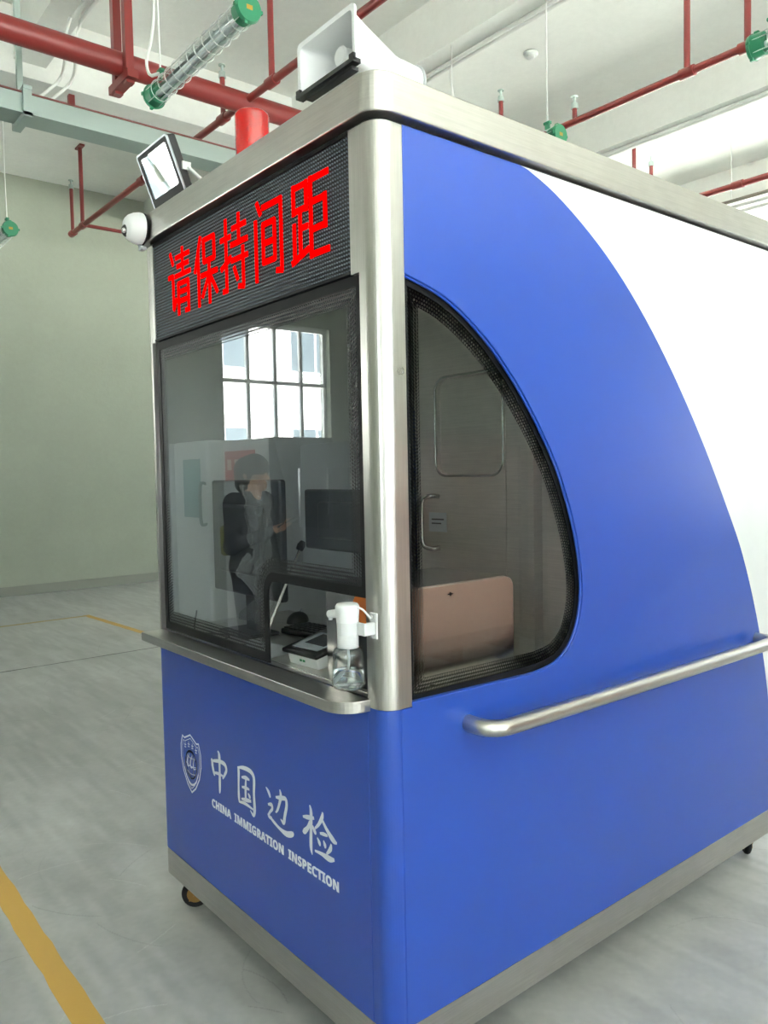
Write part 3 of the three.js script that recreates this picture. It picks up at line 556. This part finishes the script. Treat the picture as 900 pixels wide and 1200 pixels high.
{ // steel box beside the window
  const t = thing('steel_cabinet', 'low stainless steel box behind the curved side window', 'cabinet', [-0.24, 1.0, -0.33]);
  const pts = [[-0.23, 0], [0.23, 0], ...arc(0.195, 0.215, 0.035, 0, Math.PI / 2, 8), [-0.23, 0.25]];
  part('body', metric(sideways(ext(poly(pts.map(([s, y]) => [s, y])), 0.28, 0.002), -0.14)), M.polished, t);
  part('lid_edge', box(-0.14, 0.143, 0.2495, 0.2525, -0.19, 0.23), M.steelPlain, t);
  part('mark', [box(0.1425, 0.1432, 0.218, 0.228, 0.02, 0.024), box(0.1425, 0.1432, 0.2215, 0.2245, 0.013, 0.031)], M.black, t);
}
tag(part('cable', tube([[-1.24, 1.06, -0.12], [-1.22, 1.003, -0.1], [-1.12, 1.004, -0.07], [-1.0, 1.004, -0.12], [-0.92, 1.004, -0.06], [-0.8, 1.004, -0.12], [-0.86, 1.03, -0.2]], 0.003, 80, 6), M.rubber), 'thin black cable lying along the front window sill', 'cable');
{ const t = thing('paper_tag', 'small grey paper tag hung on the inner door handle', 'tag', [-1.125, 1.285, -1.225], 0.12);
  part('sheet', box(-0.05, 0.05, 0, 0.085, -0.001, 0.001), std('#d5dee4', 0.8), t);
  part('print', [box(-0.035, 0.035, 0.052, 0.058, 0.001, 0.0016), box(-0.035, 0.02, 0.034, 0.04, 0.001, 0.0016)], std('#5c6670', 0.8), t); }

// ================================================================ PIPES, TRAY, LAMPS UNDER THE CEILING
const red = M.redPipe;
const coupling = (x, y, z, axis, r) => axis === 'x' ? rod([x - 0.06, y, z], [x + 0.06, y, z], r, r, 16) : axis === 'z' ? rod([x, y, z - 0.06], [x, y, z + 0.06], r, r, 16) : rod([x, y - 0.05, z], [x, y + 0.05, z], r, r, 16);
function sprinkler(parent, x, y0, y1, z) {
  part('upright', rod([x, y0, z], [x, y1, z], 0.022, 0.022, 12), red, parent);
  part('sprinkler_head', [rod([x, y1, z], [x, y1 + 0.05, z], 0.032, 0.028, 12), rod([x, y1 + 0.05, z], [x, y1 + 0.1, z], 0.012, 0.012, 8), rod([x, y1 + 0.1, z], [x, y1 + 0.108, z], 0.03, 0.03, 12)], M.galv, parent);
}
function hanger(parent, x, y, z) {
  part('hanger_rod', rod([x, y, z], [x, H, z], 0.024, 0.024, 12), red, parent);
  part('hanger_plate', box(x - 0.09, x + 0.09, H - 0.02, H, z - 0.03, z + 0.03), red, parent);
}
{ // main
  const t = thing('main_fire_pipe', 'thick dark red fire main under the beams at the upper left', 'pipe', [0, 0, 0]);
  part('pipe', rod([-4.41, 4.6, 8.8], [-4.41, 4.6, -12.8], 0.083, 0.083, 28), red, t);
  for (const z of [2.0, -4.6]) part('coupling', coupling(-4.41, 4.6, z, 'z', 0.1), red, t);
  for (const z of [-1.18, -6.9, 4.7]) part('hanger_frame', [box(-4.55, -4.49, 4.42, H, z - 0.03, z + 0.03), box(-4.33, -4.27, 4.42, H, z - 0.03, z + 0.03), box(-4.6, -4.22, 4.44, 4.5, z - 0.04, z + 0.04)], red, t);
}
{
  const t = thing('branch_fire_pipe', 'thin red sprinkler branch crossing the thick fire main', 'pipe', [0, 0, 0]);
  part('pipe', rod([-8.75, 4.61, -2.2], [4, 4.61, -2.2], 0.03, 0.03, 16), red, t);
  part('side_arm', rod([-8.35, 4.61, -2.2], [-8.35, 4.61, -5], 0.022, 0.022, 12), red, t);
  for (const x of [-8.75, -8.35, -6.55, -4.78, -3.98, -3.3, -1]) part('coupling', coupling(x, 4.61, -2.2, 'x', 0.042), red, t);
  sprinkler(t, -8.75, 4.61, 5.15, -2.2); sprinkler(t, -6.38, 4.61, 5.12, -2.2); sprinkler(t, -4.78, 4.61, 4.95, -2.2);
  hanger(t, -8.38, 4.61, -2.2); hanger(t, -3.98, 4.61, -2.2);
}
{
  const t = thing('ceiling_fire_pipe', 'red sprinkler pipe with two drops crossing the upper right ceiling', 'pipe', [0, 0, 0]);
  part('pipe', rod([-4.41, 4.61, -4.7], [4, 4.61, -4.7], 0.03, 0.03, 16), red, t);
  for (const x of [-3.87, -1.93, -1.458, 0.4]) part('coupling', coupling(x, 4.61, -4.7, 'x', 0.042), red, t);
  hanger(t, -1.933, 4.61, -4.7); hanger(t, -1.457, 4.61, -4.7);
  sprinkler(t, -3.865, 4.61, 5.1, -4.7); sprinkler(t, -3.0, 4.61, 4.72, -4.7);
}
{
  const t = thing('far_fire_pipe', 'red sprinkler pipe far behind above the roof edge', 'pipe', [0, 0, 0]);
  part('pipe', rod([-4.41, 4.61, -7.43], [4, 4.61, -7.43], 0.034, 0.034, 16), red, t);
  hanger(t, -4.183, 4.61, -7.42); sprinkler(t, -3.951, 4.61, 5.13, -7.42);
  for (const x of [-4.183, -3.951, -2.9]) part('coupling', coupling(x, 4.61, -7.43, 'x', 0.044), red, t);
}
{
  const t = thing('cable_tray', 'pale galvanised cable tray running along the left ceiling', 'cable tray', [-4.95, 4.3, 0]);
  part('tray_bottom', box(-0.1, 0.14, -0.06, -0.054, -12.9, 8.9), M.galv, t);
  part('tray_side', box(0.134, 0.14, -0.054, 0.08, -12.9, 8.9), M.galv, t);
  part('tray_side', box(-0.1, -0.094, -0.054, 0.08, -12.9, 8.9), M.galv, t);
  part('tray_lip', box(0.12, 0.15, 0.08, 0.092, -12.9, 8.9), std('#6a3a34', 0.6), t, 'rusty red upper lip');
  for (const z of [-0.6, -5.2, 4]) part('hanger', [box(-0.02, 0.02, 0.1, 1.25, z - 0.02, z + 0.02), box(-0.14, 0.2, 0.095, 0.12, z - 0.03, z + 0.03), box(0.16, 0.19, -0.09, 0.1, z - 0.03, z + 0.03), box(-0.14, -0.11, -0.09, 0.1, z - 0.03, z + 0.03), box(-0.14, 0.19, -0.1, -0.065, z - 0.03, z + 0.03)], M.galv, t);
}
for (const [z, lab] of [[-1.05, 'pair of white conduits bent down from the beam above the cable tray'], [-3.83, 'white conduit clipped along the beam behind the horn loudspeaker'], [-6.62, 'white conduit clipped along the far beam above the blue panel']]) {
  const t = thing('conduit', lab, 'conduit', [0, 0, 0]);
  const y = 5.08, xa = z === -1.05 ? -4.9 : -5.8, xb = 2.28;
  part('conduit_run', [rod([xa, y, z], [xb, y, z], 0.016, 0.016, 8), rod([xa, y, z + 0.06], [xb, y, z + 0.06], 0.016, 0.016, 8)], M.conduit, t);
  if (z === -1.05) for (const d of [0, 0.08]) part('conduit_bend', tube([[-4.87, y, z + d], [-4.93, y - 0.03, z + d], [-4.95, 4.95, z + d + 0.02], [-4.93, 4.7, z + d + 0.05], [-4.88, 4.56, z + d + 0.12], [-4.84, 4.42, z + d + 0.24], [-4.84, 4.36, z + d + 0.3]], 0.012, 50, 8), M.conduit, t);
  else part('cable_drop', tube([[z < -6 ? -4.0 : -3.66, y, z], [z < -6 ? -4.0 : -3.66, y - 0.1, z], [z < -6 ? -3.95 : -3.6, y - 0.5, z], [z < -6 ? -3.95 : -3.6, y - 1.1, z]], 0.009, 20, 6), M.conduit, t);
}
{ const t = thing('smoke_detector', 'white smoke detector on the ceiling slab', 'detector', [-3.676, H, -4.923]);
  part('base', lathe([[0, 0], [0.07, 0], [0.068, -0.02], [0.055, -0.032], [0, -0.032]], 28), M.whitePlastic, t);
  part('sensor', lathe([[0.04, -0.03], [0.036, -0.052], [0, -0.056]], 24), std('#d2d6d2', 0.5), t); }
{ const t = thing('far_cable_tray', 'bundle of pale conduits low over the far roof edge', 'cable tray', [0, 4.6, -7.87]);
  for (let k = 0; k < 3; k++) part('conduit_run', rod([-4.2, -0.04 * k, -k * 0.09], [4, -0.04 * k, -k * 0.09], 0.022, 0.022, 8), k ? M.conduit : std('#6f6a62', 0.7), t);
  part('hanging_wire', rod([-3.2, 0, 0], [-3.2, 0.95, 0], 0.005, 0.005, 6), M.wire, t); }

{ const t = thing('pipe_support_frame', 'dark red steel support frame hanging above the cable tray', 'support', [-6.05, 0, -1.3]);
  for (const x of [-0.12, 0.1]) part('leg', box(x, x + 0.05, 4.72, 5.04, -0.025, 0.025), red, t);
  part('crossbar', box(-0.16, 0.19, 5.04, 5.1, -0.04, 0.04), red, t); }
// caged fluorescent lamp, axis along x, origin at the middle
function cagedLamp(label, x, z, L, rollEnd) {
  const t = thing('caged_tube_lamp', label, 'lamp', [x, 4.0, z], 0, 'caged tube lamps under the ceiling'), h = L / 2;
  part('glass_tube', rod([-h + 0.03, 0, 0], [h - 0.03, 0, 0], 0.05, 0.05, 24, true), M.clear, t);
  part('fluorescent_tube', rod([-h + 0.05, -0.008, 0], [h - 0.05, -0.008, 0], 0.019, 0.019, 16), std('#eef2f2', 0.35), t);
  part('reflector', new THREE.CylinderGeometry(0.047, 0.047, L - 0.1, 20, 1, true, 0, Math.PI).rotateZ(Math.PI / 2).rotateX(0).translate(0, 0.001, 0).rotateX(-Math.PI / 2), std('#b9c2bf', 0.35, 0.6, { side: THREE.DoubleSide }), t);
  for (const s of [-1, 1]) {
    const c = part('end_cap', [rod([s * (h - 0.06), 0, 0], [s * (h + 0.005), 0, 0], 0.064, 0.07, 28), rod([s * (h + 0.004), 0, 0], [s * (h + 0.025), 0, 0], 0.076, 0.07, 28)], M.greenCap, t);
    part('badge', box(s * (h + 0.025) - 0.001, s * (h + 0.025) + 0.001, -0.012, 0.012, -0.018, 0.018), std('#b08a3c', 0.4, 0.5), c);
    part('lug', [rbox(0.03, 0.02, 0.03, 0.004, s * (h - 0.01), 0.075, 0), rbox(0.02, 0.025, 0.02, 0.004, s * (h + 0.01), -0.072, 0.02), rbox(0.02, 0.02, 0.02, 0.004, s * (h + 0.01), 0.0, 0.075), rbox(0.02, 0.02, 0.02, 0.004, s * (h + 0.01), 0.0, -0.075)], M.greenCap, c);
    part('hook', [rbox(0.04, 0.05, 0.02, 0.005, s * (h - 0.1), 0.09, 0), rbox(0.06, 0.02, 0.03, 0.005, s * (h - 0.1), 0.12, 0)], M.greenCap, t);
    part('cord', tube([[s * (h - 0.1), 0.12, 0], [s * (h - 0.1), 0.6, 0.005], [s * (h - 0.1), 1.54, 0]], 0.006, 20, 6), M.conduit, t);
  }
  const ring = new THREE.TorusGeometry(0.066, 0.0028, 6, 28).rotateY(Math.PI / 2);
  const n = Math.round(L / 0.1); for (let k = 1; k < n; k++) { const r = new THREE.Mesh(ring, M.wire); r.name = 'cage_ring'; r.castShadow = true; r.position.x = -h + (k * L) / n; t.add(r); }
  for (let k = 0; k < 6; k++) { const a = (k / 6) * 6.2832 + 0.3; part('cage_wire', rod([-h, 0.066 * Math.cos(a), 0.066 * Math.sin(a)], [h, 0.066 * Math.cos(a), 0.066 * Math.sin(a)], 0.0028, 0.0028, 6), M.wire, t); }
  return t;
}
cagedLamp('caged tube lamp with green ends hanging before the thick red pipe', -2.92, -1.03, 1.2);
cagedLamp('caged tube lamp at the left picture edge below the cable tray', -7.53, -1.0, 1.2);
cagedLamp('caged tube lamp whose green end peeks over the roof fascia', -2.93, -3.62, 1.2);
cagedLamp('caged tube lamp at the upper right corner beside the red pipe', -0.26, -3.58, 1.2);
{ const t = thing('looped_cable', 'white cable looped beside the near caged lamp end', 'cable', [-3.42, 4.0, -1.03]);
  part('loop', tube([[0, 1.5, 0.03], [0, 0.6, 0.03], [0.0, 0.32, 0.05], [-0.07, 0.2, 0.06], [-0.05, 0.1, 0.05], [0.02, 0.09, 0.02]], 0.01, 50, 8), M.conduit, t); }

// ================================================================ BESIDE AND BEHIND THE CAMERA (mirrored in steel and glass)
for (let k = 0; k < 3; k++) {
  const t = thing('wooden_crate', ['reddish-brown plywood crate, nearest of the row mirrored in the steel', 'reddish-brown plywood crate, middle of the row mirrored in the steel', 'reddish-brown plywood crate, farthest of the row mirrored in the steel'][k], 'crate', [3.6, 0, -1.6 - k * 1.75], 0, 'plywood crates beside the booth');
  part('panel', box(-0.5, 0.5, 0.12, 1.85, -0.8, 0.8), M.crate, t);
  for (const y of [0.12, 0.98, 1.75]) part('batten', box(-0.53, -0.5, y, y + 0.1, -0.8, 0.8), std('#8f6350', 0.8), t);
  for (const z of [-0.8, 0.7]) part('batten', box(-0.53, -0.5, 0.22, 1.75, z, z + 0.1), std('#8f6350', 0.8), t);
  for (const z of [-0.7, 0, 0.6]) part('skid', box(-0.5, 0.5, 0, 0.12, z, z + 0.1), std('#8f6350', 0.8), t);
}
{
  const t = thing('gate_cabinet', 'white self-service gate cabinet with dark sloping edge, mirrored in the window', 'cabinet', [-4.9, 0, 2.75]);
  part('body', box(-0.6, 0.35, 0, 1.88, -0.3, 0.3), M.white, t);
  part('dark_edge', ext(poly([[0.28, 1.88], [0.36, 1.88], [0.62, 1.25], [0.62, 0.1], [0.36, 0.1], [0.35, 1.0], [0.28, 1.6]]), 0.62, 0.004).translate(0, 0, -0.31), std('#3c4246', 0.45), t);
  part('notice', [box(-0.55, 0.02, 1.5, 1.78, -0.306, -0.3)], std('#c8372e', 0.6), t, 'red printed notice');
  part('notice_strip', [box(-0.36, -0.02, 1.66, 1.7, -0.308, -0.305), box(-0.36, -0.08, 1.6, 1.625, -0.308, -0.305), box(-0.5, -0.42, 1.6, 1.7, -0.308, -0.305)], std('#efd9c8', 0.7), t);
  part('slot', box(0.08, 0.2, 1.2, 1.24, -0.305, -0.3), M.black, t);
}
{
  const t = thing('ticket_machine', 'dark grey kiosk beside the white gate cabinet, mirrored in the window', 'kiosk', [-3.75, 0, 2.75]);
  part('body', [rbox(0.95, 1.8, 0.5, 0.03, 0, 0.9, 0)], std('#6c7276', 0.5), t);
  for (const x of [-0.25, 0.2]) part('door_panel', rbox(0.38, 0.5, 0.02, 0.008, x, 1.35, -0.255), std('#5a6064', 0.45), t);
  part('grip', rod([-0.44, 1.1, -0.28], [-0.44, 1.6, -0.28], 0.015, 0.015), M.chrome, t);
}
for (let k = 0; k < 2; k++) {
  const t = thing('machine_cover', ['white machine cabinet with teal window, mirrored at the left of the glass', 'white machine cabinet at the far left of the mirrored row'][k], 'cabinet', [-6.45 - k * 0.95, 0, 2.85]);
  part('body', rbox(0.82, 1.92, 0.6, 0.04, 0, 0.96, 0), std('#dfe7e4', 0.4), t);
  part('window', rbox(0.4, 0.62, 0.02, 0.02, 0.05, 1.42, -0.3), std('#6fa7a4', 0.15), t);
  part('grip', tube([[0.36, 1.05, -0.3], [0.36, 1.07, -0.36], [0.36, 1.45, -0.36], [0.36, 1.47, -0.3]], 0.018, 20, 8), std('#3f6f5c', 0.4), t);
}
// the person with a phone
function fieldMesh(cx, cy, cz, half, res, sdf) {
  const mc = new MarchingCubes(res, new THREE.MeshStandardMaterial(), false, false, 160000); mc.isolation = 0;
  const f = mc.field, n = mc.size, hs = n / 2;
  for (let k = 0; k < n; k++) for (let j = 0; j < n; j++) for (let i = 0; i < n; i++) f[k * n * n + j * n + i] = -sdf(cx + ((i - hs) / hs) * half, cy + ((j - hs) / hs) * half, cz + ((k - hs) / hs) * half);
  mc.update(); const c = mc.count, g = new THREE.BufferGeometry();
  g.setAttribute('position', new THREE.BufferAttribute(mc.positionArray.slice(0, c * 3), 3)); g.setAttribute('normal', new THREE.BufferAttribute(mc.normalArray.slice(0, c * 3), 3));
  g.scale(half, half, half).translate(cx, cy, cz); return g;
}
function capsules(list, k) {
  return (x, y, z) => {
    let d = 1e3;
    for (const [ax, ay, az, ra, bx, by, bz, rb] of list) {
      const ux = bx - ax, uy = by - ay, uz = bz - az, l = ux * ux + uy * uy + uz * uz || 1e-9; let t = ((x - ax) * ux + (y - ay) * uy + (z - az) * uz) / l; t = t < 0 ? 0 : t > 1 ? 1 : t;
      const e = Math.hypot(x - ax - ux * t, y - ay - uy * t, z - az - uz * t) - (ra + (rb - ra) * t), h = Math.max(0, Math.min(1, 0.5 + (0.5 * (d - e)) / k));
      d = d * (1 - h) + e * h - k * h * (1 - h);
    }
    return d;
  };
}
{
  const t = thing('person', 'standing person in dark clothes looking at a phone, mirrored in the window', 'person', [-3.12, 0, 1.4], -0.45);   // faces +x
  const body = [
    [0, 0.98, -0.07, 0.115, 0, 0.98, 0.07, 0.115], [-0.01, 1.0, 0, 0.13, -0.02, 1.2, 0, 0.12], [-0.02, 1.2, -0.07, 0.11, -0.02, 1.2, 0.07, 0.11], [-0.02, 1.3, -0.11, 0.1, -0.02, 1.3, 0.11, 0.1],
    [-0.02, 1.38, -0.16, 0.06, -0.02, 1.38, 0.16, 0.06], [-0.01, 1.38, 0, 0.06, 0.015, 1.48, 0, 0.05],
    [0, 0.93, -0.09, 0.095, 0.02, 0.5, -0.1, 0.06], [0.02, 0.5, -0.1, 0.062, -0.02, 0.09, -0.11, 0.042], [0, 0.93, 0.09, 0.095, 0.03, 0.5, 0.1, 0.06], [0.03, 0.5, 0.1, 0.062, 0.0, 0.09, 0.11, 0.042],
    [-0.05, 0.045, -0.11, 0.045, 0.15, 0.035, -0.13, 0.035], [-0.03, 0.045, 0.11, 0.045, 0.17, 0.035, 0.13, 0.035],
    [-0.02, 1.37, -0.18, 0.06, 0.0, 1.1, -0.23, 0.046], [0.0, 1.1, -0.23, 0.046, 0.24, 1.2, -0.13, 0.032],
    [-0.02, 1.37, 0.18, 0.06, -0.03, 1.09, 0.24, 0.046], [-0.03, 1.09, 0.24, 0.046, 0.06, 0.86, 0.23, 0.032]];
  const g1 = fieldMesh(0.03, 0.74, 0, 0.76, 128, capsules(body, 0.035));
  const head = [[0.02, 1.545, 0, 0.085, 0.03, 1.57, 0, 0.088], [0.045, 1.49, 0, 0.058, 0.085, 1.475, 0, 0.03], [0.02, 1.42, 0, 0.05, 0.02, 1.52, 0, 0.055], [0.112, 1.55, 0, 0.01, 0.132, 1.525, 0, 0.012], [0.02, 1.53, 0.088, 0.016, 0.02, 1.55, 0.09, 0.018], [0.02, 1.53, -0.088, 0.016, 0.02, 1.55, -0.09, 0.018], [0.1, 1.497, -0.015, 0.01, 0.1, 1.497, 0.015, 0.01]];
  const g2 = fieldMesh(0.03, 1.53, 0, 0.16, 72, capsules(head, 0.018));
  const hand = (px, py, pz, dx, dy, s) => {
    const L = [[px, py, pz, 0.026, px + dx * 0.07, py + dy * 0.07, pz, 0.024]];
    for (let f = 0; f < 4; f++) { const o = (f - 1.5) * 0.019, ln = [0.032, 0.038, 0.036, 0.028][f]; const bx = px + dx * 0.075, by = py + dy * 0.075; L.push([bx, by, pz + o, 0.0095, bx + dx * ln, by + dy * ln + s * 0.008, pz + o, 0.0085], [bx + dx * ln, by + dy * ln + s * 0.008, pz + o, 0.0085, bx + dx * ln * 1.3, by + dy * ln * 1.3 + s * 0.03, pz + o, 0.0078]); }
    L.push([px + dx * 0.02, py + dy * 0.02, pz + 0.02, 0.012, px + dx * 0.06, py + dy * 0.06 + s * 0.02, pz + 0.045, 0.009]); return L;
  };
  const g3 = fieldMesh(0.3, 1.22, -0.12, 0.1, 64, capsules(hand(0.25, 1.205, -0.125, 0.95, 0.3, 1), 0.007));
  const g4 = fieldMesh(0.09, 0.79, 0.23, 0.11, 64, capsules(hand(0.068, 0.845, 0.23, 0.25, -0.97, 0.3), 0.007));
  const skin = [0.56, 0.33, 0.21], col = (g, fn) => { const p = g.attributes.position, c = new Float32Array(p.count * 3); for (let i = 0; i < p.count; i++) c.set(fn(p.getX(i), p.getY(i), p.getZ(i)), i * 3); g.setAttribute('color', new THREE.BufferAttribute(c, 3)); return g; };
  const all = mergeGeometries([col(g1, (x, y) => y < 0.085 ? [0.03, 0.03, 0.03] : y < 0.9 ? [0.02, 0.024, 0.035] : y > 1.45 ? skin : [0.016, 0.018, 0.024]), col(g2, () => skin), col(g3, () => skin), col(g4, () => skin)]);
  part('body', all, std('#ffffff', 0.75, 0, { vertexColors: true }), t);
  const hair = fieldMesh(0.01, 1.57, 0, 0.15, 60, capsules([[0.0, 1.575, 0, 0.1, 0.03, 1.595, 0, 0.096], [-0.035, 1.5, 0, 0.078, -0.02, 1.58, 0, 0.094], [0.01, 1.52, 0.075, 0.03, 0.02, 1.58, 0.06, 0.045], [0.01, 1.52, -0.075, 0.03, 0.02, 1.58, -0.06, 0.045]], 0.02));
  part('hair', hair, std('#15130f', 0.7), t);
  part('shoulder_bag', rbox(0.07, 0.2, 0.17, 0.03, -0.13, 1.13, -0.06), std('#8d9440', 0.7), t, 'olive green bag');
  part('trousers_tag', box(0.0, 0.02, 0.98, 1.06, -0.132, -0.128), std('#2f62b8', 0.6), t);
  const ph = thing('mobile_phone', 'dark mobile phone held in the mirrored person\'s hand', 'phone', [0, 0, 0]);
  t.updateMatrixWorld(true); ph.position.copy(V(0.365, 1.248, -0.125).applyMatrix4(t.matrixWorld)); ph.rotation.set(0, -0.45, 0);
  part('case', rbox(0.15, 0.009, 0.075, 0.004, 0, 0.008, 0).rotateZ(0.45), M.blackPlastic, ph);
  part('screen', box(-0.068, 0.068, 0.0126, 0.0132, -0.033, 0.033).rotateZ(0.45), std('#20262c', 0.1), ph);
}

renderer.render(scene, camera);
